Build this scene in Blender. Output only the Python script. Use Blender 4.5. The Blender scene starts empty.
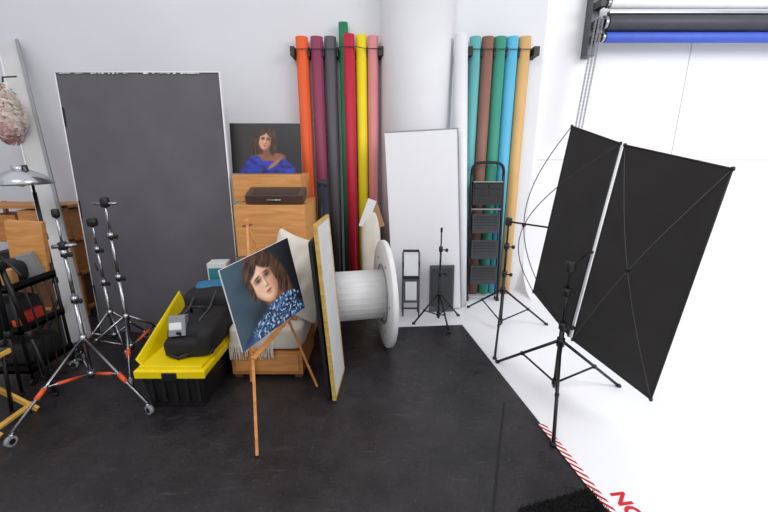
import bpy, bmesh, math, random
from mathutils import Vector, Matrix, Euler, noise
random.seed(7)
V=Vector
# ---------------------------------------------------------------- materials
def lin(h):
    h=h.lstrip('#'); o=[]
    for i in (0,2,4):
        c=int(h[i:i+2],16)/255
        o.append(c/12.92 if c<=.04045 else ((c+.055)/1.055)**2.4)
    return (o[0],o[1],o[2],1)
_m={}
def mat(name,col,rough=.6,metal=0,var=.06,scale=8,bump=0,spec=.5,coat=0):
    if name in _m: return _m[name]
    m=bpy.data.materials.new(name); m.use_nodes=True
    nt=m.node_tree; b=nt.nodes['Principled BSDF']
    c=lin(col) if isinstance(col,str) else col
    tc=nt.nodes.new('ShaderNodeTexCoord'); n=nt.nodes.new('ShaderNodeTexNoise')
    n.inputs['Scale'].default_value=scale; n.inputs['Detail'].default_value=5
    nt.links.new(tc.outputs['Object'],n.inputs['Vector'])
    r=nt.nodes.new('ShaderNodeValToRGB')
    r.color_ramp.elements[0].position=.3; r.color_ramp.elements[1].position=.7
    r.color_ramp.elements[0].color=tuple(max(0,x*(1-var)) for x in c[:3])+(1,)
    r.color_ramp.elements[1].color=tuple(min(1,x*(1+var)) for x in c[:3])+(1,)
    nt.links.new(n.outputs['Fac'],r.inputs['Fac']); nt.links.new(r.outputs['Color'],b.inputs['Base Color'])
    b.inputs['Roughness'].default_value=rough; b.inputs['Metallic'].default_value=metal
    b.inputs['Specular IOR Level'].default_value=spec
    b.inputs['Coat Weight'].default_value=coat
    if bump:
        bp=nt.nodes.new('ShaderNodeBump'); bp.inputs['Strength'].default_value=bump; bp.inputs['Distance'].default_value=.02
        nt.links.new(n.outputs['Fac'],bp.inputs['Height']); nt.links.new(bp.outputs['Normal'],b.inputs['Normal'])
    _m[name]=m; return m
def wood(name,c1,c2,rough=.5,scale=(1.5,14,14)):
    if name in _m: return _m[name]
    m=bpy.data.materials.new(name); m.use_nodes=True; nt=m.node_tree; b=nt.nodes['Principled BSDF']
    tc=nt.nodes.new('ShaderNodeTexCoord'); mp=nt.nodes.new('ShaderNodeMapping'); mp.inputs['Scale'].default_value=scale
    n=nt.nodes.new('ShaderNodeTexNoise'); n.inputs['Scale'].default_value=2; n.inputs['Detail'].default_value=6; n.inputs['Distortion'].default_value=.6
    r=nt.nodes.new('ShaderNodeValToRGB'); r.color_ramp.elements[0].position=.3; r.color_ramp.elements[1].position=.7
    r.color_ramp.elements[0].color=lin(c1); r.color_ramp.elements[1].color=lin(c2)
    nt.links.new(tc.outputs['Object'],mp.inputs[0]); nt.links.new(mp.outputs[0],n.inputs['Vector'])
    nt.links.new(n.outputs['Fac'],r.inputs['Fac']); nt.links.new(r.outputs['Color'],b.inputs['Base Color'])
    b.inputs['Roughness'].default_value=rough; _m[name]=m; return m
BLK=mat('black_plastic','#161618',.45); BLKM=mat('black_metal','#1a1a1c',.35,.3)
CHR=mat('chrome','#a4a6aa',.25,1.0); WHT=mat('white_paint','#e9eaec',.5,var=.02)
GRY=mat('grey_plastic','#8a8c90',.5); ORG=mat('orange_tape','#e0582a',.5); YEL=mat('yellow_plastic','#f0d400',.4)
PINE=wood('pine','#c28244','#d89f60'); OAK=wood('honey_wood','#b0713a','#cb8b4c'); EASW=wood('easel_wood','#b9743a','#d08f50',.4)
DWOOD=wood('dark_wood','#5a3a24','#7b5233')
# ---------------------------------------------------------------- builder
class B:
    def __init__(s,name): s.name=name; s.bm=bmesh.new(); s.mats=[]
    def mi(s,m):
        if m not in s.mats: s.mats.append(m)
        return s.mats.index(m)
    def faces(s,vs,fs,m,smooth=False):
        k=s.mi(m); bv=[s.bm.verts.new(v) for v in vs]
        for f in fs:
            try: fc=s.bm.faces.new([bv[i] for i in f])
            except ValueError: continue
            fc.material_index=k; fc.smooth=smooth
    def box(s,c,size,m,rot=(0,0,0),M=None):
        R=Euler(rot).to_matrix() if M is None else M
        h=V(size)/2; c=V(c)
        vs=[c+R@V((x*h.x,y*h.y,z*h.z)) for x in(-1,1) for y in(-1,1) for z in(-1,1)]
        s.faces(vs,[(0,1,3,2),(4,6,7,5),(0,4,5,1),(2,3,7,6),(0,2,6,4),(1,5,7,3)],m)
    def bb(s,x0,x1,y0,y1,z0,z1,m): s.box(((x0+x1)/2,(y0+y1)/2,(z0+z1)/2),(x1-x0,y1-y0,z1-z0),m)
    def frame(s,d):
        d=d.normalized(); a=V((0,0,1)) if abs(d.z)<.9 else V((1,0,0))
        u=d.cross(a).normalized(); return u,d.cross(u).normalized()
    def cyl(s,p0,p1,r,m,r1=None,n=16,cap=True):
        p0=V(p0);p1=V(p1); r1=r if r1 is None else r1
        u,w=s.frame(p1-p0); vs=[]
        for p,rr in((p0,r),(p1,r1)):
            for i in range(n):
                a=2*math.pi*i/n; vs.append(p+u*rr*math.cos(a)+w*rr*math.sin(a))
        s.faces(vs,[(i,(i+1)%n,n+(i+1)%n,n+i) for i in range(n)],m,True)
        if cap:
            s.faces(vs[:n],[tuple(range(n))],m); s.faces(vs[n:],[tuple(range(n))],m)
    def tube(s,pts,r,m,n=8):
        pts=[V(p) for p in pts]; rings=[]; u=None
        for i,p in enumerate(pts):
            d=(pts[min(i+1,len(pts)-1)]-pts[max(i-1,0)]).normalized()
            if u is None: u,w=s.frame(d)
            else:
                u=(u-d*u.dot(d)).normalized(); w=d.cross(u)
            rings+= [p+u*r*math.cos(2*math.pi*k/n)+w*r*math.sin(2*math.pi*k/n) for k in range(n)]
        fs=[(a*n+k,a*n+(k+1)%n,(a+1)*n+(k+1)%n,(a+1)*n+k) for a in range(len(pts)-1) for k in range(n)]
        fs+= [tuple(range(n)),tuple(range(len(rings)-n,len(rings)))]
        s.faces(rings,fs,m,True)
    def lathe(s,c,prof,m,axis=(0,0,1),n=32):
        ax=V(axis).normalized(); u,w=s.frame(ax); c=V(c); vs=[]
        for r,z in prof:
            for i in range(n):
                a=2*math.pi*i/n; vs.append(c+ax*z+u*r*math.cos(a)+w*r*math.sin(a))
        s.faces(vs,[(j*n+i,j*n+(i+1)%n,(j+1)*n+(i+1)%n,(j+1)*n+i) for j in range(len(prof)-1) for i in range(n)],m,True)
    def sup(s,c,size,m,rot=(0,0,0),e=.5,nz=0,ns=4,n=32):
        R=Euler(rot).to_matrix(); c=V(c); vs=[]
        f=lambda x:math.copysign(abs(x)**e,x)
        k=n//2
        for j in range(k+1):
            t=-math.pi/2+math.pi*j/k
            for i in range(n):
                a=2*math.pi*i/n
                p=V((f(math.cos(t))*f(math.cos(a))*size[0]/2,f(math.cos(t))*f(math.sin(a))*size[1]/2,f(math.sin(t))*size[2]/2))
                if nz: p*=1+nz*noise.noise((p+c)*ns)
                vs.append(c+R@p)
        s.faces(vs,[(j*n+i,j*n+(i+1)%n,(j+1)*n+(i+1)%n,(j+1)*n+i) for j in range(k) for i in range(n)],m,True)
    def done(s,bevel=0,smooth=False,weld=True):
        if weld: bmesh.ops.remove_doubles(s.bm,verts=s.bm.verts,dist=1e-5)
        bmesh.ops.recalc_face_normals(s.bm,faces=s.bm.faces)
        me=bpy.data.meshes.new(s.name); s.bm.to_mesh(me); s.bm.free()
        for m in s.mats: me.materials.append(m)
        o=bpy.data.objects.new(s.name,me); bpy.context.collection.objects.link(o)
        if bevel:
            b=o.modifiers.new('bevel','BEVEL'); b.width=bevel; b.segments=2; b.limit_method='ANGLE'; b.angle_limit=math.radians(50)
        return o
# ---------------------------------------------------------------- room
WY=4.65
wallM=mat('wall_grey_white','#dedfe4',.7,var=.03,scale=1.2); cycM=mat('cyclorama_white','#ececef',.55,var=.01,scale=1)
b=B('wall_back'); b.bb(-5.2,1.75,WY,WY+.15,0,4,wallM); b.done()
b=B('wall_cyclorama'); R=.45; prof=[(WY-R,0.0)]+[(WY-R+R*math.sin(a*math.pi/24),R-R*math.cos(a*math.pi/24)) for a in range(1,13)]+[(WY,4.0)]
vs=[];
for x in(1.75,6.2):
    for (y,z) in prof: vs.append(V((x,y,z)))
n=len(prof); b.faces(vs,[(i,i+1,n+i+1,n+i) for i in range(n-1)],cycM,True)
b.faces([V((1.75,y,z)) for y,z in prof]+[V((1.75,WY,0))],[tuple(range(n+1))],cycM)
b.bb(1.75,6.2,WY+.002,WY+.15,0,4,cycM)
b.done(weld=False)
b=B('wall_left'); b.bb(-5.35,-5.2,-3,WY+.15,0,4,wallM); b.done()
b=B('wall_right'); b.bb(6.2,6.35,-3,WY+.15,0,4,cycM); b.done()
# floors
fm=bpy.data.materials.new('black_painted_floor'); fm.use_nodes=True; nt=fm.node_tree; bs=nt.nodes['Principled BSDF']
tc=nt.nodes.new('ShaderNodeTexCoord')
def nz(scale,det=6,rough=.6,mapsc=None,rot=0):
    q=nt.nodes.new('ShaderNodeTexNoise'); q.inputs['Scale'].default_value=scale; q.inputs['Detail'].default_value=det; q.inputs['Roughness'].default_value=rough
    if mapsc:
        mp=nt.nodes.new('ShaderNodeMapping'); mp.inputs['Scale'].default_value=mapsc; mp.inputs['Rotation'].default_value=(0,0,rot); nt.links.new(tc.outputs['Object'],mp.inputs[0]); nt.links.new(mp.outputs[0],q.inputs['Vector'])
    else: nt.links.new(tc.outputs['Object'],q.inputs['Vector'])
    return q
def ramp(src,p0,p1,c0,c1):
    r=nt.nodes.new('ShaderNodeValToRGB'); r.color_ramp.elements[0].position=p0; r.color_ramp.elements[1].position=p1; r.color_ramp.elements[0].color=c0; r.color_ramp.elements[1].color=c1
    nt.links.new(src.outputs['Fac'],r.inputs[0]); return r
def addc(a,b_):
    m=nt.nodes.new('ShaderNodeMixRGB'); m.blend_type='ADD'; m.inputs[0].default_value=1; nt.links.new(a.outputs[0],m.inputs[1]); nt.links.new(b_.outputs[0],m.inputs[2]); return m
n1=nz(2.6,10,.75); n2=nz(55,5,.7); n3=nz(3,8,.75,(1,9,1),.5); n4=nz(3,8,.75,(10,1,1),.25); n5=nz(9,9,.8)
base=ramp(n1,.38,.66,lin('#1c1a1c'),lin('#322f32'))
acc=addc(base,ramp(n2,.59,.72,(0,0,0,1),(.06,.055,.053,1)))
acc=addc(acc,ramp(n3,.58,.74,(0,0,0,1),(.045,.044,.045,1)))
acc=addc(acc,ramp(n4,.60,.76,(0,0,0,1),(.04,.038,.038,1)))
acc=addc(acc,ramp(n5,.58,.72,(0,0,0,1),(.03,.028,.028,1)))
nt.links.new(acc.outputs[0],bs.inputs['Base Color'])
mr=nt.nodes.new('ShaderNodeMapRange'); mr.inputs['From Min'].default_value=.35; mr.inputs['From Max'].default_value=.65; mr.inputs['To Min'].default_value=.20; mr.inputs['To Max'].default_value=.5
nt.links.new(n5.outputs['Fac'],mr.inputs['Value']); nt.links.new(mr.outputs[0],bs.inputs['Roughness'])
bs.inputs['Specular IOR Level'].default_value=.4
bp=nt.nodes.new('ShaderNodeBump'); bp.inputs['Strength'].default_value=.25; bp.inputs['Distance'].default_value=.01
nt.links.new(n2.outputs['Fac'],bp.inputs['Height']); nt.links.new(bp.outputs[0],bs.inputs['Normal'])
b=B('floor'); b.bb(-5.35,6.35,-3,WY+.15,-.1,0,fm); b.done()
def ex(y): return .80+(3.63-y)*.1455
b=B('floor_white_paint'); poly=[(.08,3.56),(.80,3.62),(ex(1.5),1.5),(ex(-3),-3),(6.2,-3),(6.2,WY),(.08,WY)]
b.faces([V((x,y,.004)) for x,y in poly]+[V((x,y,.0)) for x,y in poly],[tuple(range(7))]+[(i,(i+1)%7,7+(i+1)%7,7+i) for i in range(7)],cycM); b.done()
tm=bpy.data.materials.new('red_white_hazard_tape'); tm.use_nodes=True; nt=tm.node_tree; bs=nt.nodes['Principled BSDF']
tc=nt.nodes.new('ShaderNodeTexCoord'); sp=nt.nodes.new('ShaderNodeSeparateXYZ'); nt.links.new(tc.outputs['Object'],sp.inputs[0])
ad=nt.nodes.new('ShaderNodeMath'); ad.operation='ADD'; nt.links.new(sp.outputs['X'],ad.inputs[0]); nt.links.new(sp.outputs['Y'],ad.inputs[1])
mu=nt.nodes.new('ShaderNodeMath'); mu.operation='MULTIPLY'; mu.inputs[1].default_value=24; nt.links.new(ad.outputs[0],mu.inputs[0])
fr=nt.nodes.new('ShaderNodeMath'); fr.operation='FRACT'; nt.links.new(mu.outputs[0],fr.inputs[0])
gt=nt.nodes.new('ShaderNodeMath'); gt.operation='GREATER_THAN'; gt.inputs[1].default_value=.5; nt.links.new(fr.outputs[0],gt.inputs[0])
mx=nt.nodes.new('ShaderNodeMixRGB'); mx.inputs[1].default_value=lin('#c41522'); mx.inputs[2].default_value=lin('#f0f0f0'); nt.links.new(gt.outputs[0],mx.inputs[0]); nt.links.new(mx.outputs[0],bs.inputs['Base Color'])
b=B('hazard_tape'); ps=[(ex(2.12)-.02,2.12),(ex(2.12)+.025,2.12),(ex(-1)+.025,-1),(ex(-1)-.02,-1)]
b.faces([V((x,y,.0065)) for x,y in ps],[(0,1,2,3)],tm); b.done()
b=B('floor_seam_tape'); b.faces([V(p) for p in((.84,2.35,.0015),(.856,2.35,.0015),(.434,1.2,.0015),(.418,1.2,.0015))],[(0,1,2,3)],mat('seam','#060606',.6)); b.done()
cu=bpy.data.curves.new('floor_lettering','FONT'); cu.body='NO SHOES'; cu.size=.105; cu.extrude=.0005; cu.offset=.0035
o=bpy.data.objects.new('floor_lettering',cu); bpy.context.collection.objects.link(o); o.location=(1.165,1.60,.006); o.rotation_euler=(0,0,math.radians(-82)); cu.materials.append(mat('red_paint','#cc1a25',.5))
b=B('concrete_column'); b.cyl((.357,4.62,0),(.357,4.62,4),.395,mat('column_white','#d9d9dc',.6,var=.03,scale=2),n=64); b.cyl((.357,4.62,.004),(.357,4.62,.08),.405,WHT,n=64); b.done()
# ---------------------------------------------------------------- paper rolls
def roll(name,x,y,z1,r,col,x0=None,y0=None):
    b=B(name); m=mat('paper_'+col,col,.6,var=.05,scale=3)
    p0=V((x if x0 is None else x0,y if y0 is None else y0,.006)); p1=V((x,y,z1)); d=(p1-p0).normalized()
    b.cyl(p0,p1,r,m,n=32,cap=False)
    for p,s in((p0,1),(p1,-1)):
        b.lathe(p,[(r,0),(r*.5,0),(r*.48,0),(r*.48,.12*s)],m,axis=d,n=32)
        b.lathe(p,[(r*.47,.003*s),(r*.36,.003*s),(r*.36,.15*s)],mat('cardboard','#a98b62',.8),axis=d,n=32)
    if x0 is None: b.box(p0.lerp(p1,.5)+V((r*.55,-r*.84,0)),(.012,.006,(p1-p0).length*.99),m)
    return b.done()
for x,y,z,r,c in[(-.877,4.55,2.89,.066,'#ef6430'),(-.718,4.55,2.89,.066,'#93405f'),(-.573,4.55,2.89,.064,'#5c5a5f'),(-.432,4.56,3.03,.050,'#1f7d52'),
               (-.366,4.455,2.89,.060,'#c0203f'),(-.243,4.53,2.90,.060,'#f2e020'),(-.118,4.52,2.89,.058,'#dc8e93'),
               (.975,4.55,2.89,.062,'#62b0b2'),(1.108,4.55,2.89,.064,'#8b6254'),(1.240,4.55,2.89,.064,'#3a927c'),(1.370,4.55,2.89,.064,'#5ab4d8'),(1.503,4.55,2.89,.064,'#d6ac70')]:
    roll('seamless_paper_roll',x,y,z,r,c)
roll('white_paper_roll',.795,4.415,2.87,.07,'#e4e4e8',.88,4.14)
for x0,x1 in((-.99,.0),(.89,1.64)):
    b=B('roll_wall_rack'); z=2.74
    b.bb(x0,x1,4.625,4.649,z-.05,z+.05,BLK)
    xs=[-.965,-.797,-.645,-.495,-.31,-.18,-.03] if x0<0 else [.905,1.041,1.174,1.305,1.437,1.60]
    for x in xs:
        b.cyl((x,4.63,z),(x,4.45 if x!=-.31 else 4.38,z+.02),.004,BLK,n=8)
        if x not in(-.31,): b.bb(x-.008,x+.008,4.50,4.63,z-.045,z+.045,BLK)
    b.bb(x0,x0+.045,4.46,4.63,z-.045,z+.045,BLK); b.bb(x1-.06,x1,4.46,4.63,z-.045,z+.045,BLK)
    b.tube([(x0+.02,4.475,z+.02),(x1-.02,4.475,z+.02)] if x0>0 else [(x0+.02,4.47,z+.02),(-.5,4.47,z+.02),(-.44,4.385,z+.02),(-.28,4.385,z+.02),(-.2,4.45,z+.02),(x1-.02,4.45,z+.02)],.004,BLK)
    b.done(.002)
# ---------------------------------------------------------------- V-flat
b=B('v_flat_board'); VF=mat('charcoal_paint','#5e5c61',.75,var=.12,scale=3,bump=.1); VE=mat('foam_edge','#e8e8ea',.7)
def leaf(p0,p1,top,th=.04):
    p0=V(p0);p1=V(p1);t=V(top); w=(p1-p0); nrm=w.cross(t).normalized()*th
    c=[p0,p1,p1+t,p0+t]; vs=c+[q+nrm for q in c]
    b.faces(vs,[(0,1,2,3)],VF); b.faces(vs,[(4,5,6,7)],VF); b.faces(vs,[(0,1,5,4),(1,2,6,5),(2,3,7,6),(3,0,4,7)],VE)
leaf((-2.78,3.46,0),(-1.385,3.46,0),(-.015,.10,2.365),-.035)
leaf((-2.72,3.52,0),(-1.75,4.25,0),(-.01,.08,2.30),-.035)
for (a,c,r) in(((-2.78,3.452,0),(-2.795,3.552,2.365),.004),((-1.385,3.452,0),(-1.40,3.552,2.365),.005),((-2.795,3.552,2.364),(-1.40,3.552,2.364),.005)):
    b.cyl(a,c,r,VE,n=8)
for i in range(40):
    x=random.uniform(-2.78,-1.41); b.box((x,3.552,2.355),(random.uniform(.01,.04),.006,random.uniform(.004,.012)),VE)
for z in(.4,1.2,2.0): b.box((-2.785,3.49+.045*z,z),(.02,.08,.16),BLK)
b.done()
b=B('timber_plank'); p0=V((-2.78,3.2,0));p1=V((-4.02,4.56,2.84)); d=(p1-p0).normalized(); u=V((1,.25,0)); u=(u-d*u.dot(d)).normalized(); w=d.cross(u)
M=Matrix((u,w,d)).transposed(); PL=mat('whitewashed_timber','#cbcacb',.7,var=.04,scale=6)
b.box((p0+p1)/2+V((0,0,.02)),(.18,.035,(p1-p0).length-.03),PL,M=M); b.box((p0+p1)/2+u*.09-w*.022+V((0,0,.02)),(.03,.03,(p1-p0).length-.05),mat('grey_edge','#97989c',.6),M=M)
b.box((p0+p1)/2-u*.085-w*.022+V((0,0,.02)),(.012,.03,(p1-p0).length-.05),WHT,M=M)
b.done(.004)
# ---------------------------------------------------------------- portraits
def sm(a,b_,x):
    t=max(0,min(1,(x-a)/(b_-a))); return t*t*(3-2*t)
def mixc(a,b_,t): return tuple(a[i]*(1-t)+b_[i]*t for i in range(3))
def ell(u,v,cx,cy,rx,ry,an=0,soft=.12):
    du=u-cx; dv=v-cy; c=math.cos(an); s=math.sin(an); x=(du*c+dv*s)/rx; y=(-du*s+dv*c)/ry
    return 1-sm(1-soft,1+soft,math.hypot(x,y))
L=lambda h: lin(h)[:3]
def face(col,u,v,cx,cy,sx,sy,an,skin,shade,deep,lip='#a8545a',eyec='#2a2420',hair=None,hn=0):
    c=math.cos(an); s=math.sin(an); x=((u-cx)*c+(v-cy)*s)/sx; y=(-(u-cx)*s+(v-cy)*c)/sy
    # hair mass around head, in head space
    if hair:
        hm=max(ell(x,y,.08,-.25,1.32,1.12,0,.10),ell(x,y,1.1,.35,.55,1.1,-.15,.25))
        col=mixc(col,hair,hm)
    wdt=1+.22*max(0,y)**1.5+.12*max(0,-y)**2
    f=1-sm(.95,1.04,math.hypot(x*wdt,y))
    if f>0:
        sk=mixc(L(skin),L(shade),sm(-.1,.95,x*.95+.15*abs(y)))
        sk=mixc(sk,L(deep),.75*sm(.55,1.05,x*.95))
        sk=mixc(sk,L(shade),.7*sm(.72,1.0,math.hypot(x*wdt,y)))
        sk=mixc(sk,L('#c98474'),.30*max(ell(x,y,-.5,.22,.28,.22,0,.9),ell(x,y,.45,.22,.25,.22,0,.9)))
        for ex_ in(-.36,.36):
            sk=mixc(sk,L(deep),.85*ell(x,y,ex_,-.15,.28,.12,0,.95))
            sk=mixc(sk,L('#b9aca4'),.7*ell(x,y,ex_,-.115,.14,.032,0,.5))
            sk=mixc(sk,L(eyec),ell(x,y,ex_,-.12,.07,.045,0,.4))
            sk=mixc(sk,L('#150d0a'),.95*ell(x,y,ex_,-.155,.20,.035,0,.7))
            sk=mixc(sk,L('#150d0a'),.6*ell(x,y,ex_,-.08,.16,.016,0,.8))
            sk=mixc(sk,L('#2e1c14'),.9*ell(x,y,ex_*1.03,-.28,.25,.042,.10*(1 if ex_>0 else -1),.8))
        sk=mixc(sk,L(shade),.8*ell(x,y,.12,.05,.06,.26,0,.9))
        sk=mixc(sk,L('#fbe4d2'),.5*ell(x,y,-.01,.04,.04,.24,0,.9))
        sk=mixc(sk,L(deep),.7*ell(x,y,.02,.285,.15,.03,0,.9)); sk=mixc(sk,L(deep),.6*max(ell(x,y,-.07,.26,.04,.025,0,.8),ell(x,y,.09,.26,.04,.025,0,.8)))
        sk=mixc(sk,L(lip),.9*max(ell(x,y,-.10,.475,.15,.04,-.18,.5),ell(x,y,.10,.475,.15,.04,.18,.5),ell(x,y,0,.515,.18,.065,0,.5)))
        sk=mixc(sk,L('#4a1418'),.8*ell(x,y,0,.49,.22,.012,0,.8))
        sk=mixc(sk,L(shade),.6*ell(x,y,0,.63,.14,.04,0,.9))
        col=mixc(col,sk,f)
    if hair:
        # swept fringe and side locks falling over the forehead and temples
        fr=max(ell(x,y,-.42,-.86,.80,.34,-.50,.16),ell(x,y,.50,-.80,.80,.36,.55,.16),ell(x,y,-.98,-.15,.17,.75,.10,.3),ell(x,y,.98,.0,.24,.95,-.08,.3))
        col=mixc(col,hair,fr)
    return col
def pic1(u,v):
    n=noise.noise(V((u*5,v*5,1)))
    col=mixc(L('#3a5060'),L('#18242f'),sm(0,.6,u*.8+v*.25+.2*n))
    col=mixc(col,L('#0e1218'),sm(.55,1,u))
    hn=noise.noise(V((u*40+v*16,v*5-u*9,2)))
    hair=mixc(L('#1a100c'),L('#6f4c35'),max(0,min(1,.35+.85*hn)))
    col=mixc(col,L('#7d4e3a'),ell(u,v,.60,.62,.14,.12,0,.25))
    fold=.5+.5*math.sin(u*10+v*19+3*n)
    sc=mixc(L('#1c4076'),L('#4a82b8'),fold)
    d=noise.noise(V((u*30,v*25,4))); sc=mixc(sc,L('#0b1228'),sm(.08,.20,abs(d)-.02)); sc=mixc(sc,L('#c5d6e4'),.7*sm(.2,.3,noise.noise(V((u*34+4,v*29,8)))))
    hcol=face(col,u,v,.50,.36,.195,.30,-.24,'#ecc2a5','#ab6f52','#5a3122',eyec='#22323c',hair=hair)
    col=hcol
    scm=max(ell(u,v,.66,.76,.30,.11,-.12,.08),ell(u,v,.60,.92,.40,.17,.05,.08))
    chin=ell(u,v,.50,.36,.20,.30,-.24,.05)
    col=mixc(col,mixc(L('#12284c'),L('#27548a'),fold),ell(u,v,.50,1.06,.50,.26,0,.06)*(1-chin))
    col=mixc(col,sc,scm*(1-chin))
    return col
def pic2(u,v):
    n=noise.noise(V((u*6,v*6,5)))
    col=mixc(L('#2e2b2b'),L('#12131c'),sm(.1,.8,u+.25*n))
    hn=noise.noise(V((u*36,v*7,2)))
    hair=mixc(L('#130c09'),L('#54351f'),max(0,min(1,.4+.8*hn)))
    col=mixc(col,hair,ell(u,v,.365,.56,.095,.28,.12,.2))
    col=mixc(col,L('#8a5840'),ell(u,v,.53,.70,.24,.11,-.12,.15)); col=mixc(col,L('#7d4e38'),ell(u,v,.51,.55,.055,.14,0,.3))
    dr=mixc(L('#0b1152'),L('#2a42cc'),max(0,min(1,.5+.8*noise.noise(V((u*12,v*12,9))))))
    col=mixc(col,dr,max(ell(u,v,.52,.97,.40,.22,0,.08),ell(u,v,.31,.84,.12,.20,.3,.15),ell(u,v,.74,.88,.12,.18,-.3,.15)))
    col=mixc(col,L('#a06e52'),ell(u,v,.62,.80,.030,.14,.7,.3))
    return face(col,u,v,.50,.34,.105,.20,.14,'#d6a080','#845038','#4a281b',hair=hair)
picM=bpy.data.materials.new('printed_canvas'); picM.use_nodes=True; nt=picM.node_tree; at=nt.nodes.new('ShaderNodeVertexColor'); at.layer_name='Col'
nt.links.new(at.outputs['Color'],nt.nodes['Principled BSDF'].inputs['Base Color']); nt.nodes['Principled BSDF'].inputs['Roughness'].default_value=.4
def canvas(name,TL,W,Lv,fn,th=.025,edge=BLK,nx=230,ny=190):
    TL=V(TL);W=V(W);Lv=V(Lv); nr=W.cross(Lv).normalized()
    if nr.dot(V((0,0,1.7))-TL)<0: nr=-nr
    e=B(name); c=[TL,TL+W,TL+W+Lv,TL+Lv]; c=[p-nr*.001 for p in c]; vs=c+[p-nr*th for p in c]
    e.faces(vs,[(0,1,2,3),(4,5,6,7),(0,1,5,4),(1,2,6,5),(2,3,7,6),(3,0,4,7)],edge); o=e.done()
    me=bpy.data.meshes.new('print'); vs=[];cols=[]
    for j in range(ny+1):
        for i in range(nx+1):
            vs.append(TL+W*(i/nx)+Lv*(j/ny)+nr*.0005); cols.append(fn(i/nx,j/ny))
    me.from_pydata(vs,[],[(j*(nx+1)+i,j*(nx+1)+i+1,(j+1)*(nx+1)+i+1,(j+1)*(nx+1)+i) for j in range(ny) for i in range(nx)])
    ca=me.color_attributes.new('Col','FLOAT_COLOR','POINT')
    for k,cc in enumerate(cols): ca.data[k].color=(cc[0],cc[1],cc[2],1)
    me.materials.append(picM); p=bpy.data.objects.new('print',me); bpy.context.collection.objects.link(p); p.parent=o
    return o
canvas('portrait_canvas',(-1.42,3.72,1.965),(.64,.02,0),(.005,-.05,-.447),pic2)
canvas('portrait_poster',(-.893,1.99,1.085),(.262,.462,.082),(.095,-.03,-.475),pic1,th=.012,edge=WHT)
# ---------------------------------------------------------------- easel
b=B('wooden_easel'); ap=V((-.91,2.52,1.235)); f1=V((-.735,1.85,.0)); f2=V((-.50,2.53,0)); f3=V((-1.02,2.60,0))
def bar(b,p0,p1,w,h,m,up=(0,0,1)):
    p0=V(p0);p1=V(p1);d=(p1-p0).normalized(); u=d.cross(V(up)).normalized(); w2=u.cross(d)
    b.box((p0+p1)/2,(w,h,(p1-p0).length),m,M=Matrix((u,w2,d)).transposed())
for f in(f1,f2,f3):
    t=ap+(ap-f)*.03; bar(b,f+V((0,0,.008)),t,.022,.018,EASW,up=(1,.3,0))
bar(b,ap.lerp(f1,.52),ap.lerp(f2,.52),.03,.02,EASW)
bar(b,ap.lerp(f1,.56)+V((.05,-.14,0)),ap.lerp(f2,.52)+V((.05,.05,0)),.035,.012,EASW)
bar(b,ap.lerp(f1,.57),ap.lerp(f1,.57)+V((.05,-.06,0)),.02,.02,EASW); bar(b,ap.lerp(f2,.54),ap.lerp(f2,.54)+V((.07,-.02,0)),.02,.02,EASW)
b.cyl(ap+V((-.02,-.03,0)),ap+V((.02,.03,0)),.006,DWOOD,n=8)
b.done(.003)
# ---------------------------------------------------------------- light stands
def stand(name,x,y,H,R,angs,m,collar=.36,low=.10,r=.013,casters=False,tape=None,zb=0,legr=.009):
    b=B(name); cz=collar
    b.cyl((x,y,low-.04),(x,y,H*.55),r,m); b.cyl((x,y,H*.5),(x,y,H*.8),r*.78,m); b.cyl((x,y,H*.78),(x,y,H),r*.55,m)
    for z in(H*.55,H*.8):
        b.cyl((x,y,z-.03),(x,y,z+.02),r*1.55,BLK if m is not CHR else m); b.cyl((x+.0,y,z-.01),(x+.045,y-.02,z-.01),.006,BLK); b.sup((x+.055,y-.024,z-.01),(.03,.02,.035),BLK,n=12)
    b.cyl((x,y,cz-.03),(x,y,cz+.03),r*1.6,m); b.cyl((x,y,low-.02),(x,y,low+.02),r*1.5,m)
    b.cyl((x,y,H-.03),(x,y,H+.015),r*.9,m)
    zf=.075 if casters else .012
    for k,a in enumerate(angs):
        a=math.radians(a); RR=R[k] if isinstance(R,(list,tuple)) else R
        d=V((math.cos(a),math.sin(a),0)); c=V((x,y,0))
        p0=c+d*.02+V((0,0,cz)); p1=c+d*RR+V((0,0,zf)); 
        b.tube([p0,p1],legr,m); mid=p0.lerp(p1,.55); b.tube([c+d*.015+V((0,0,low)),mid],legr*.7,m)
        b.cyl(mid-V((0,0,.012)),mid+V((0,0,.012)),legr*1.3,m,n=8)
        if casters:
            b.cyl(p1,p1-V((0,0,.03)),.012,m,n=10); s=V((-d.y,d.x,0))*.012
            b.cyl(p1-V((0,0,.043))+d*.012-s,p1-V((0,0,.043))+d*.012+s,.032,GRY,n=20); b.cyl(p1-V((0,0,.043))+d*.012-s*1.2,p1-V((0,0,.043))+d*.012+s*1.2,.018,BLK,n=14)
        else:
            b.sup(p1,(.035,.035,.024),BLK,n=12)
        if tape and k<2: b.tube([p0.lerp(p1,.56),p0.lerp(p1,.68)],legr*1.6,ORG); b.tube([(c+d*.015+V((0,0,low))).lerp(mid,.2),(c+d*.015+V((0,0,low))).lerp(mid,.75)],legr*1.2,ORG)
    return b
def ang(x,y,tx,ty): return math.degrees(math.atan2(ty-y,tx-x))
c=(1.24,2.447)
b=stand('light_stand',c[0],c[1],1.0,[.52,.53,.56],[ang(*c,.948,2.88),ang(*c,1.752,2.535),ang(*c,1.012,1.925)],BLKM,r=.017,legr=.011,collar=.42)
b.sup((1.24,2.447,.97),(.06,.06,.09),BLK,n=14); b.cyl((1.24,2.447,.99),(1.42,2.53,1.05),.009,BLKM); b.done()
c=(1.15,3.50)
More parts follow.
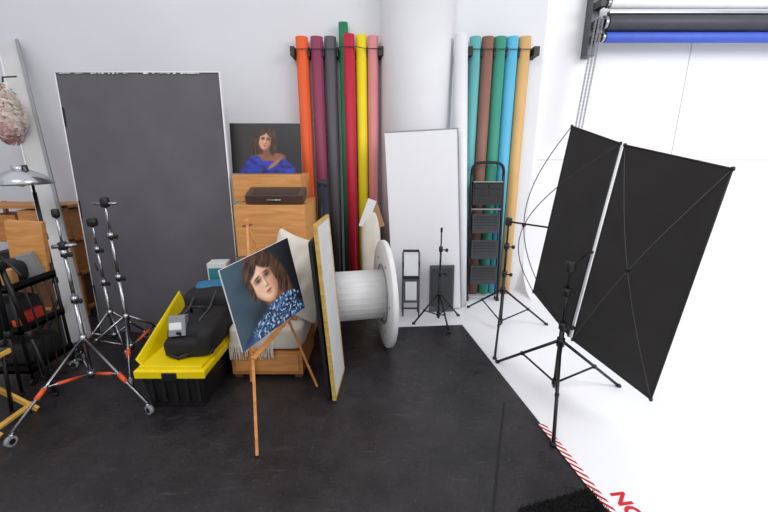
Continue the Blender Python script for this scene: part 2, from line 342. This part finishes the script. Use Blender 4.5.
b=stand('light_stand',c[0],c[1],1.08,[.60,.52,.60],[ang(*c,.95,4.10),ang(*c,1.668,3.613),ang(*c,.93,2.9)],BLKM,r=.016,legr=.010,collar=.42)
b.sup((1.15,3.50,1.09),(.06,.05,.08),BLK,n=14); b.cyl((1.15,3.5,1.09),(1.39,3.14,1.10),.008,BLKM); b.done()
c=(.565,3.70); stand('light_stand',c[0],c[1],.98,.27,[195,-75,30],BLKM,r=.013,legr=.009,collar=.30,low=.08).done()
c=(-2.15,2.5); b=stand('rolling_light_stand',c[0],c[1],1.32,[.56,.62,.5],[ang(*c,-2.23,1.98),ang(*c,-1.60,2.24),140],CHR,r=.015,legr=.010,collar=.42,low=.14,casters=True,tape=True)
b.cyl((-2.2,2.47,1.1),(-2.08,2.53,1.1),.014,CHR); b.sup((-2.15,2.5,1.1),(.05,.05,.06),BLK,n=12); b.sup((-2.15,2.5,1.32),(.04,.04,.06),BLK,n=12); b.done()
c=(-2.12,2.92); b=stand('rolling_light_stand',c[0],c[1],1.36,.42,[-60,70,195],CHR,r=.015,legr=.010,collar=.40,low=.14,casters=True,tape=True)
b.sup((-2.12,2.92,1.34),(.06,.05,.08),BLK,n=12); b.cyl((-2.20,2.9,1.33),(-2.04,2.94,1.33),.010,CHR); b.done()
c=(-2.40,3.12); b=stand('rolling_light_stand',c[0],c[1],1.16,.25,[-40,60,225],CHR,r=.014,legr=.009,collar=.35,low=.14,casters=True); 
b.sup((-2.40,3.12,1.15),(.08,.05,.07),BLK,n=12); b.cyl((-2.43,3.1,.8),(-2.34,3.0,.78),.008,BLK); b.done()
b=B('camera_tripod'); x,y=-2.50,2.36
for k,a in enumerate((30,150,270)):
    d=V((math.cos(math.radians(a)),math.sin(math.radians(a)),0)); t=V((x,y,1.0))+d*.03
    b.tube([t,V((x,y,.5))+d*.085],.016,BLKM); b.tube([V((x,y,.52))+d*.083,V((x,y,.012))+d*.14],.011,BLKM); b.sup(V((x,y,.5))+d*.085,(.045,.045,.06),BLK,n=12); b.sup(V((x,y,.014))+d*.14,(.03,.03,.024),BLK,n=10)
b.cyl((x,y,.85),(x,y,1.08),.014,BLKM); b.sup((x,y,1.0),(.11,.11,.07),BLK,n=16); b.sup((x,y,1.12),(.07,.07,.09),BLK,n=16); b.box((x,y,1.175),(.09,.06,.02),BLK); b.tube([(x,y,1.12),(x+.14,y-.02,1.0),(x+.2,y-.04,.95)],.008,BLK)
b.done()
# ---------------------------------------------------------------- black panels
FAB=mat('black_fabric','#2d2b2c',.9,var=.12,scale=5); ROD=mat('fibreglass_rod','#4c4b4c',.4)
b=B('fabric_panel_screen')
for (TL,W,Lv,bow) in(((1.506,2.498,1.749),(.240,-.528,-.125),(-.135,.045,-1.36),.10),((1.440,3.10,1.90),(.070,-.546,-.14),(-.142,.045,-1.365),.38)):
    TL=V(TL);W=V(W);Lv=V(Lv); nr=W.cross(Lv).normalized(); 
    if nr.dot(V((0,0,1.7))-TL)<0: nr=-nr
    N=20; vs=[]
    for sgn in(0,1):
        for j in range(N+1):
            for i in range(N+1):
                u=i/N;v=j/N; p=TL+W*u+Lv*v+nr*(-.006*sgn-.02*math.sin(math.pi*u)*math.sin(math.pi*v)+.005*noise.noise(V((u*4,v*8,bow*9)))); vs.append(p)
    K=(N+1)**2
    for s_ in(0,1): b.faces(vs[s_*K:(s_+1)*K],[(j*(N+1)+i,j*(N+1)+i+1,(j+1)*(N+1)+i+1,(j+1)*(N+1)+i) for j in range(N) for i in range(N)],FAB if s_==0 else mat('white_fabric','#e8e8e8',.8),True)
    cs=[TL,TL+W,TL+W+Lv,TL+Lv]
    for k in range(4): b.tube([cs[k],cs[(k+1)%4]],.005,FAB); b.sup(cs[k],(.018,.018,.024),BLK,n=10)
    for a,c_ in((0,2),(1,3)):
        b.tube([cs[a].lerp(cs[c_],t/20)+nr*bow*math.sin(math.pi*t/20) for t in range(21)],.0034 if bow>.2 else .0022,BLK if bow>.2 else ROD,n=6)
    ctr=(cs[0]+cs[2])/2+nr*bow; b.cyl(ctr-nr*.012,ctr+nr*.012,.009,BLK,n=12)
b.tube([V((1.509,2.525,1.75)),V((1.372,2.58,.39))],.010,WHT)
b.done(weld=False)
# ---------------------------------------------------------------- white foam board on column
b=B('white_foam_board'); p0=V((.49,4.02,.008)); p1=V((.385,4.17,1.93)); d=(p1-p0).normalized(); u=V((1,0,.05)); u=(u-d*u.dot(d)).normalized(); w=d.cross(u); M=Matrix((u,w,d)).transposed()
b.box((p0+p1)/2,(.76,.02,(p1-p0).length),mat('foamboard','#e4e4e7',.6,var=.01),M=M)
b.box((p0+p1)/2+u*.375,(.012,.026,(p1-p0).length),GRY,M=M); b.box((p0+p1)/2+d*.96,(.76,.026,.012),GRY,M=M); b.done()
b=B('folding_stool'); SG2=mat('stool_grey','#55565b',.6)
for x in(.20,.37):
    b.tube([(x,3.80,.015),(x,3.90,.70)],.010,SG2); b.tube([(x,3.92,.015),(x,3.87,.60)],.009,BLKM)
b.box((.285,3.88,.56),(.15,.03,.22),WHT,rot=(-.15,0,0)); b.box((.285,3.845,.29),(.17,.02,.26),SG2,rot=(-.15,0,0)); b.box((.285,3.83,.29),(.12,.006,.20),WHT,rot=(-.15,0,0)); b.cyl((.20,3.815,.10),(.37,3.815,.10),.009,BLKM); b.cyl((.20,3.905,.71),(.37,3.905,.71),.014,BLK); b.box((.285,3.862,.43),(.17,.03,.03),BLK,rot=(-.15,0,0)); b.done(.004)
b=B('folded_reflector'); b.box((.63,3.965,.27),(.27,.02,.52),mat('darkgrey','#4d4e52',.6),rot=(-.08,0,.05)); b.box((.63,3.952,.29),(.23,.012,.42),mat('midgrey','#37383b',.6),rot=(-.08,0,.05)); b.done(.008)
# ---------------------------------------------------------------- step ladder
b=B('folding_step_ladder'); x0,x1=.985,1.345; yb,yt=4.28,4.42
def ly(z): return yb+(yt-yb)*z/1.62
for x in(x0,x1):
    b.tube([(x,ly(.01),.012),(x,ly(1.45),1.45)],.016,BLKM,n=10); b.tube([(x+(.02 if x==x0 else -.02),ly(.01)+.035,.012),(x+(.02 if x==x0 else -.02),ly(1.3)+.03,1.3)],.010,BLKM,n=8)
    b.sup((x,ly(0),.02),(.04,.045,.04),BLK,n=12)
xm=(x0+x1)/2; hw=(x1-x0)/2
b.tube([(xm-hw*math.copysign(abs(math.cos(math.pi*t/14))**.5,math.cos(math.pi*t/14)),ly(1.45)+0,1.45+.15*math.sin(math.pi*t/14)**.6) for t in range(15)],.016,BLKM,n=10)
for z,h in((.22,.22),(.52,.22),(.82,.22)):
    b.box((xm,ly(z+.1)-.01,z+.1),(.31,.03,h),mat('step_grey','#36373b',.6),rot=(-.08,0,0))
    for q in range(6): b.box((xm,ly(z+.1)-.028,z+.015+q*.034),(.27,.006,.01),BLK,rot=(-.08,0,0))
b.box((xm,ly(1.25)-.01,1.26),(.33,.035,.26),mat('ladder_dark','#1d1d20',.5),rot=(-.08,0,0))
for q in range(3):
    for w_ in range(2): b.box((xm-.08+.16*w_,ly(1.25)-.031,1.18+q*.08),(.13,.006,.055),BLK,rot=(-.08,0,0))
b.box((xm,ly(1.25)-.03,1.39),(.33,.02,.015),GRY,rot=(-.08,0,0))
for z in(.07,1.08): b.cyl((x0,ly(z),z),(x1,ly(z),z),.010,GRY)
b.done(.004)
# ---------------------------------------------------------------- backdrop system
b=B('backdrop_roller_system')
b.bb(2.16,2.24,4.50,4.645,2.70,3.5,mat('bracket_grey','#5b5d62',.5,.4))
for y,z,r,m in((4.40,3.16,.05,WHT),(4.42,2.985,.078,mat('dark_vinyl','#3a3c43',.5)),(4.42,2.855,.05,mat('blue_vinyl','#3f5dc4',.5))):
    b.cyl((2.28,y,z),(6.1,y,z),r,m,n=32); b.cyl((2.20,y,z),(2.30,y,z),.03,BLK); b.bb(2.17,2.23,y-.03,4.52,z-.035,z+.035,BLK)
    b.cyl((2.245,y,z),(2.275,y,z),r*.9,CHR,n=24)
b.bb(2.28,6.1,4.38,4.44,3.065,3.09,mat('alu','#a9acb4',.4,.6))
b.done(.003)
b=B('pull_chain'); 
for xo in(-.035,.0,.035):
    k=80
    for i in range(k):
        t=i/k; z=3.0-t*1.05; x=2.165-.075*t+xo; b.sup((x,4.34,z),(.026,.018,.011),GRY,n=8,e=1)
b.tube([(2.055,4.34,1.95),(2.07,4.34,1.925),(2.11,4.34,1.925),(2.125,4.34,1.95)],.006,GRY,n=6); b.tube([(2.13,4.34,3.0),(2.165,4.36,3.03),(2.2,4.34,3.0)],.008,GRY,n=6); b.done()
SG=mat('seam_grey','#bcbdc1',.7)
b=B('trim_1'); b.bb(3.36,3.367,WY-.004,WY,.5,2.9,SG); b.bb(1.8,6.1,WY-.004,WY,1.62,1.626,SG); b.done()
# ---------------------------------------------------------------- cable spool
b=B('cable_spool'); SP=mat('spool_white','#dcdcdd',.6,var=.05); yaw=math.radians(11); ax=V((math.cos(yaw),math.sin(yaw),0)); cr=V((.005,3.25,.482)); cl=cr-ax*.50
b.cyl(cl,cr,.215,SP,n=40)
for i in range(28):
    a=2*math.pi*i/28; u,w=b.frame(ax); p=u*.2135*math.cos(a)+w*.2135*math.sin(a); b.cyl(cl+p,cr+p,.0035,SP,n=6)
for c_,s,rr in((cl,-1,.42),(cr,1,.48)):
    b.lathe(c_,[(.04,-.022),(rr-.005,-.022),(rr,-.016),(rr,.016),(rr-.005,.022),(.04,.022),(.04,-.022)],SP,axis=ax,n=64)
    b.lathe(c_-ax*.024*s,[(.27,0),(.27,-.004*s),(.24,-.004*s),(.24,0)],GRY,axis=ax,n=48)
    for i in range(6):
        a=math.pi/3*i; u,w=b.frame(ax); p=u*.34*math.cos(a)+w*.34*math.sin(a); b.cyl(c_+p-ax*.028,c_+p+ax*.028,.014,GRY,n=10)
b.done()
# ---------------------------------------------------------------- frames leaning edge on
GOLD=wood('gold_frame','#a8843c','#cfae5a',.4)
def frm(name,p0,p1,up,inner,edge,th=.02):
    p0=V(p0);p1=V(p1);up=V(up); w=p1-p0; nr=w.cross(up).normalized()
    if nr.x<0: nr=-nr
    e=B(name); c=[p0,p1,p1+up,p0+up]; vs=[q for q in c]+[q-nr*th for q in c]
    e.faces(vs,[(0,1,2,3),(4,5,6,7),(0,1,5,4),(1,2,6,5),(2,3,7,6),(3,0,4,7)],inner)
    for a,b2 in((0,1),(1,2),(2,3),(3,0)): bar(e,c[a]-nr*th/2,c[b2]-nr*th/2,.024,.024,edge,up=nr)
    return e.done(.002)
frm('framed_print',(-.34,2.36,.016),(-.32,2.76,.016),(-.085,.03,1.24),mat('frame_backing','#cfcfce',.7),GOLD)
frm('framed_print',(-.385,2.38,.016),(-.375,2.62,.016),(-.085,.03,1.12),BLK,BLK,th=.012)
# ---------------------------------------------------------------- upholstered bench
b=B('cushioned_bench'); CUS=mat('cream_cushion','#d6cfc3',.85,var=.10,scale=5,bump=.4)
b.bb(-1.18,-.63,2.66,3.14,.03,.23,OAK); b.bb(-1.16,-.65,2.68,3.12,.23,.25,DWOOD)
for x in(-1.14,-.67):
    for y in(2.70,3.10): b.bb(x-.03,x+.03,y-.03,y+.03,0,.04,DWOOD)
b.bb(-1.15,-.66,2.652,2.662,.06,.20,PINE)
b.sup((-.905,2.90,.335),(.57,.52,.19),CUS,e=.25,nz=.04,ns=5,n=48)
for i in range(40):
    x=-1.17+i*.0085+random.uniform(-.003,.003); b.tube([(x,2.645,.32),(x-.003,2.63,.26),(x+random.uniform(-.01,.01),2.63,.19+random.uniform(-.02,.02))],.004,CUS,n=5)
b.done(.004,weld=False)
def pillow(name,c,w,h,t,rot,m):
    b=B(name); R=Euler(rot).to_matrix(); N=40; vs=[]; c=V(c)
    for s in(1,-1):
        for j in range(N+1):
            for i in range(N+1):
                u=2*i/N-1; v=2*j/N-1
                pu=1-.10*(1-v*v)*1.0; pv=1-.10*(1-u*u)
                uu=u*pu; vv=v*pv
                th=t/2*((1-u*u)*(1-v*v))**.38*(1-.18*v)
                wr=.030*noise.noise(V((u*2.6,v*2.6,s*3+c.x)))*((1-u*u)*(1-v*v))**.3
                vs.append(c+R@V((uu*w/2+.02*v*v,s*(th)+wr,vv*h/2)))
    K=(N+1)**2
    for k in(0,1): b.faces(vs[k*K:(k+1)*K],[(j*(N+1)+i,j*(N+1)+i+1,(j+1)*(N+1)+i+1,(j+1)*(N+1)+i) for j in range(N) for i in range(N)],m,True)
    return b.done(weld=True)
pillow('throw_pillow',(-.70,2.90,.765),.46,.68,.28,(-.10,.20,-.35),CUS)
# ---------------------------------------------------------------- wooden crates
def crate(b,x0,x1,y0,y1,z0,z1,m,h=True):
    t=.018; b.bb(x0,x1,y0,y0+t,z0,z1,m); b.bb(x0,x1,y1-t,y1,z0,z1,m); b.bb(x0,x0+t,y0+t,y1-t,z0,z1,m); b.bb(x1-t,x1,y0+t,y1-t,z0,z1,m)
    b.bb(x0+t,x1-t,y0+t,y1-t,z1-t-.002,z1-.002,m); b.bb(x0+t,x1-t,y0+t,y1-t,z0+.002,z0+t,m)
    xm=(x0+x1)/2; zm=(z0+z1)/2
    if h: b.sup((xm,y0-.0005,zm),(.13,.006,.035),BLK,n=16,e=.6)
b=B('wooden_crate'); crate(b,-1.25,-.68,3.22,3.80,0,.42,PINE); b.done(.003)
b=B('wooden_crate'); crate(b,-1.24,-.67,3.20,3.80,.423,.84,OAK); b.done(.003)
b=B('wooden_crate'); crate(b,-1.25,-.66,3.18,3.80,.843,1.285,PINE,False); b.done(.003)
b=B('wooden_crate'); crate(b,-1.32,-.73,3.40,3.80,1.288,1.515,PINE,False); b.done(.003)
b=B('portfolio_case'); b.box((-.91,3.285,1.353),(.48,.19,.075),mat('case_brown','#4b382f',.5),rot=(.30,0,.03)); b.box((-.91,3.272,1.391),(.38,.13,.006),mat('case_dark','#33292a',.4),rot=(.30,0,.03)); b.cyl((-.97,3.182,1.325),(-.85,3.182,1.325),.006,CHR,n=8); b.done(.006)
b=B('tripod_bag'); b.cyl((-.59,3.72,.02),(-.59,3.74,1.42),.055,mat('bag_navy','#1c1f30',.8),n=20); b.sup((-.59,3.74,1.42),(.11,.11,.07),BLK,n=14); b.tube([(-.59,3.66,1.3),(-.59,3.60,1.1),(-.59,3.62,.8),(-.59,3.665,.6)],.01,BLK); b.done()
b=B('gear_carton'); b.box((-1.44,3.22,.62),(.16,.14,.34),mat('carton_white','#d5d8da',.6),rot=(0,0,.1)); b.box((-1.44,3.145,.70),(.12,.006,.10),mat('teal_print','#2b7f8c',.5),rot=(0,0,.1)); b.box((-1.44,3.145,.55),(.13,.006,.12),BLK,rot=(0,0,.1)); b.box((-1.44,3.22,.224),(.2,.2,.448),mat('card_brown','#4a4038',.8),rot=(0,0,.1)); b.done(.004)
b=B('folded_cloth_bundle'); cl_=mat('cream_cloth','#d9d2c6',.85,bump=.2)
b.sup((-.14,3.98,.60),(.20,.14,1.2),cl_,e=.6,nz=.12,ns=5); b.box((-.17,3.93,1.10),(.09,.02,.30),WHT,rot=(.1,.35,0)); b.box((-.07,3.95,1.08),(.08,.02,.26),mat('tan_card','#a3805c',.8),rot=(.05,-.3,0)); b.done()
# ---------------------------------------------------------------- tote
b=B('storage_tote'); x0,x1,y0,y1=-1.63,-1.21,2.27,3.0
def taper(b,x0,x1,y0,y1,z0,z1,t,m):
    vs=[V(p) for p in((x0+t,y0+t,z0),(x1-t,y0+t,z0),(x1-t,y1-t,z0),(x0+t,y1-t,z0),(x0,y0,z1),(x1,y0,z1),(x1,y1,z1),(x0,y1,z1))]
    b.faces(vs,[(0,1,2,3),(4,5,6,7),(0,1,5,4),(1,2,6,5),(2,3,7,6),(3,0,4,7)],m)
taper(b,x0,x1,y0,y1,0,.29,.03,BLK)
for i in range(5): b.bb(x0+.05+i*.078,x0+.075+i*.078,y0+.0,y0+.02,.06,.24,BLK)
b.bb(x0-.02,x1+.02,y0-.02,y1+.02,.29,.315,YEL); b.bb(x0,x1,y0,y1,.312,.335,YEL)
b.bb(x0-.025,x1+.025,y0-.025,y0-.01,.255,.31,YEL); b.bb(x0-.025,x0-.01,y0-.02,y1+.02,.265,.31,YEL); b.bb(x1+.01,x1+.025,y0-.02,y1+.02,.265,.31,YEL)
b.bb(x0+.16,x1-.16,y0-.032,y0-.018,.24,.30,BLK)
vs=[V(p) for p in((x0,y0+.02,.33),(x0,y1,.33),(x0-.10,y1+.04,.58),(x0-.03,y0+.02,.37))]; b.faces(vs+[p+V((.015,0,.003)) for p in vs],[(0,1,2,3),(4,5,6,7),(0,1,5,4),(1,2,6,5),(2,3,7,6),(3,0,4,7)],YEL)
b.done(.006)
b=B('camera_backpack'); BG=mat('bag_fabric','#1a1a1d',.8,var=.2,bump=.3)
b.sup((-1.37,2.68,.455),(.36,.54,.24),BG,rot=(.05,.02,.04),e=.45,nz=.14,ns=6,n=40); b.sup((-1.35,2.86,.58),(.40,.24,.20),BG,rot=(.1,0,.1),e=.5,nz=.12,ns=6); b.sup((-1.24,2.52,.45),(.14,.34,.20),BG,rot=(0,.1,.05),e=.6,nz=.12)
b.sup((-1.33,2.93,.675),(.34,.12,.05),mat('bag_blue','#2c6f93',.7),e=.4,rot=(.2,0,.25)); b.sup((-1.35,2.44,.41),(.32,.16,.15),BG,rot=(.2,0,.05),e=.5,nz=.1)
b.tube([(-1.48,2.5,.5),(-1.52,2.44,.42),(-1.49,2.38,.36),(-1.40,2.35,.35),(-1.32,2.38,.38)],.014,BLK)
b.tube([(-1.24,2.6,.55),(-1.19,2.50,.45),(-1.19,2.38,.37)],.014,BLK); b.tube([(-1.42,2.62,.56),(-1.40,2.6,.62),(-1.32,2.6,.62),(-1.30,2.62,.56)],.012,BLK)
for x in(-1.45,-1.3): b.tube([(x,2.42,.48),(x,2.50,.565),(x,2.66,.585),(x,2.80,.67)],.006,mat('strap_grey','#4a4b50',.7))
b.done()
b=B('flash_unit'); b.box((-1.42,2.44,.55),(.11,.08,.14),mat('flash_grey','#8d9095',.5),rot=(-.3,0,.2)); b.box((-1.42,2.40,.56),(.08,.01,.05),WHT,rot=(-.3,0,.2)); b.cyl((-1.40,2.40,.51),(-1.40,2.385,.505),.02,BLK); b.done(.008)
# ---------------------------------------------------------------- left clutter
b=B('wooden_shelf_unit'); x0,x1,y0,y1=-4.15,-3.20,3.85,4.20
for z in(.06,.45,.82,1.16): b.bb(x0,x1,y0,y1,z,z+.03,OAK)
for x in(x0,x1-.035):
    for y in(y0,y1-.035): b.bb(x,x+.035,y,y+.035,0,1.2,OAK)
for q,(x,z,w,h,m) in enumerate([(-3.50,.09,.5,.32,DWOOD),(-3.9,.09,.26,.26,DWOOD),(-3.50,.48,.50,.30,OAK),(-3.92,.48,.30,.22,BLK),(-3.48,.85,.48,.29,PINE),(-3.9,.85,.30,.24,OAK)]):
    crate(b,x-w/2,x+w/2,y0+.02,y1-.05,z,z+h,m,False)
b.done(.003)
b=B('beauty_dish_lamp'); x,y=-3.05,3.28; DM=mat('dish_metal','#c2c4c8',.22,1.0)
b.lathe((x,y,1.57),[(.03,.0),(.08,-.01),(.16,-.05),(.225,-.12),(.22,-.122),(.15,-.055),(.02,-.012)],DM,n=40)
b.cyl((x,y,1.55),(x,y,1.60),.045,DM,n=20); b.sup((x,y,1.48),(.09,.09,.11),mat('bulb','#f3efe2',.3),e=1,n=20)
b.tube([(x,y,1.59),(x+.07,y,1.60),(x+.09,y,1.50),(x+.09,y,1.36)],.010,BLK)
xs=x+.09
b.cyl((xs,y,.1),(xs,y,1.38),.015,BLKM)
for z in(.6,1.0): b.cyl((xs,y,z-.03),(xs,y,z+.02),.024,BLK)
for a in(190,250,300):
    a=math.radians(a); d=V((math.cos(a),math.sin(a)*.6,0)); b.tube([V((xs,y,.40))+d*.02,V((xs,y,.012))+d*.30],.009,BLKM)
b.done()
b=B('ruffled_flower_garland'); rm=[mat('petal_cream','#eadfd4',.8),mat('petal_pink','#dfb3b3',.8),mat('petal_rose','#c06a6e',.8)]
cx,cy,cz=-3.70,4.02,2.06
b.sup((cx,cy,cz),(.30,.16,.50),rm[0],e=.9,nz=.2,ns=6)
for i in range(560):
    a=random.uniform(0,2*math.pi); t=random.uniform(-.95,1); d=V((math.cos(a)*math.sqrt(1-t*t),-abs(math.sin(a)*math.sqrt(1-t*t)),t)); p=V((cx+d.x*.15,cy+d.y*.08,cz+d.z*.27))
    u=d.cross(V((random.random(),random.random(),random.random()))).normalized(); w=d.cross(u); s=random.uniform(.022,.042)
    pts=[p,p+u*s*.6+d*s*.5,p+u*s*.5+w*s+d*s*.9,p+w*s*.9+d*s*.6,p-u*s*.6+w*s*.5+d*s*.7]
    m_=rm[1] if (t<-.3 and random.random()<.6) else random.choice([rm[0]]*8+[rm[1]]*2)
    b.faces(pts,[(0,1,2,3,4)],m_ ,True)
b.tube([(cx,cy,cz+.22),(cx-.05,cy+.08,cz+.36),(cx-.08,cy+.27,cz+.40)],.008,BLK); b.done(weld=False)
b=B('gear_trolley'); x0,x1,y0,y1=-3.0,-2.64,2.55,2.95
for z in(.10,.42,.74): b.bb(x0,x1,y0,y1,z,z+.025,BLKM); b.bb(x0,x1,y0,y0+.012,z,z+.06,BLKM); b.bb(x1-.012,x1,y0,y1,z,z+.06,BLKM)
for x in(x0+.012,x1-.012):
    for y in(y0+.012,y1-.012): b.cyl((x,y,.05),(x,y,.86),.012,BLKM,n=10); b.cyl((x-.01,y,.028),(x+.01,y,.028),.028,BLK,n=16)
b.sup((-2.84,2.75,.54),(.24,.3,.22),BG,e=.5,nz=.1); b.sup((-2.80,2.76,.22),(.3,.34,.2),BG,e=.5,nz=.1); b.sup((-2.84,2.76,.84),(.22,.26,.16),BG,e=.5,nz=.15)
b.box((-2.72,2.66,.48),(.05,.10,.05),ORG); b.cyl((-2.9,2.64,.76),(-2.9,2.64,.96),.035,DWOOD,n=16); b.box((-2.71,2.62,.83),(.1,.08,.13),mat('tan_box','#b58350',.7),rot=(0,0,.4))
b.box((-2.76,2.90,.98),(.24,.05,.44),PINE,rot=(.05,.1,.2)); b.box((-2.72,2.84,.86),(.10,.06,.20),GRY,rot=(.1,-.2,.3)); b.box((-2.70,2.74,.50),(.06,.14,.09),mat('red_case','#b8362a',.5))
for k in range(4): b.tube([(-2.66,2.58+.09*k,.80),(-2.61,2.56+.09*k,.6),(-2.60,2.58+.08*k,.35),(-2.62,2.60+.08*k,.05),(-2.52,2.64+.08*k,.01)],.007,BLK)
b.done()
b=B('wooden_folding_stool'); YW=wood('yellow_pine','#cf9a3c','#e6b659')
for yo in(0,.26):
    bar(b,(-3.0,1.98+yo,.47),(-2.36,2.0+yo,.012),.035,.02,YW,up=(0,1,0)); bar(b,(-2.44,1.96+yo+.0,.47),(-3.0,1.96+yo+.03,.012),.035,.02,YW,up=(0,1,0))
bar(b,(-2.40,1.99,.05),(-2.40,2.28,.05),.02,.035,YW,up=(1,0,0)); bar(b,(-2.45,1.94,.46),(-2.45,2.26,.46),.03,.04,YW,up=(1,0,0)); bar(b,(-2.98,1.94,.46),(-2.98,2.26,.46),.03,.04,YW,up=(1,0,0))
b.bb(-2.99,-2.44,1.95,2.25,.475,.485,mat('canvas_seat','#3a3833',.9)); b.done(.003)
# ---------------------------------------------------------------- shag mat
b=B('shag_doormat'); SH=mat('shag_black','#0c0c0d',.95)
cs=[V((.66,1.50,0)),V((1.07,1.62,0)),V((1.15,1.10,0)),V((.75,.97,0))]
b.faces([p+V((0,0,.003)) for p in cs]+[p+V((0,0,.014)) for p in cs],[(0,1,2,3),(4,5,6,7),(0,1,5,4),(1,2,6,5),(2,3,7,6),(3,0,4,7)],SH)
for i in range(6500):
    u=random.random();v=random.random(); p=cs[0].lerp(cs[1],u).lerp(cs[3].lerp(cs[2],u),v)+V((0,0,.01))
    a=random.uniform(0,6.28); s=.0035; q=V((math.cos(a)*s,math.sin(a)*s,0)); t=p+V((random.uniform(-.018,.018),random.uniform(-.018,.018),random.uniform(.012,.035)))
    b.faces([p-q,p+q,t],[(0,1,2)],SH)
b.done(weld=False)
# ---------------------------------------------------------------- lights, camera
w=bpy.data.worlds.new('w'); bpy.context.scene.world=w; w.use_nodes=True; bg=w.node_tree.nodes['Background']; bg.inputs[0].default_value=(.96,.97,1,1); bg.inputs[1].default_value=.88
def area(loc,tgt,size,e,col=(1,1,1)):
    l=bpy.data.lights.new('unseen_area','AREA'); l.size=size; l.energy=e; l.color=col; o=bpy.data.objects.new('unseen_area_light',l); bpy.context.collection.objects.link(o)
    o.location=loc; o.rotation_euler=(V(tgt)-V(loc)).to_track_quat('-Z','Y').to_euler()
area((4.2,.5,3.9),(2.8,3.6,.3),2.2,120)  # area lamp added out of view to brighten the right side
area((-1.2,-.6,4.2),(-1.6,3.2,.5),1.6,62,(1,.98,.95))  # unseen area lamp overhead, slightly warm, aimed at the left side
cam=bpy.data.cameras.new('cam'); cam.lens=18; cam.sensor_width=36; co=bpy.data.objects.new('camera',cam); bpy.context.collection.objects.link(co)
co.location=(0,0,1.7); co.rotation_euler=(math.radians(75),0,0); bpy.context.scene.camera=co
bpy.context.scene.view_settings.view_transform='Standard'
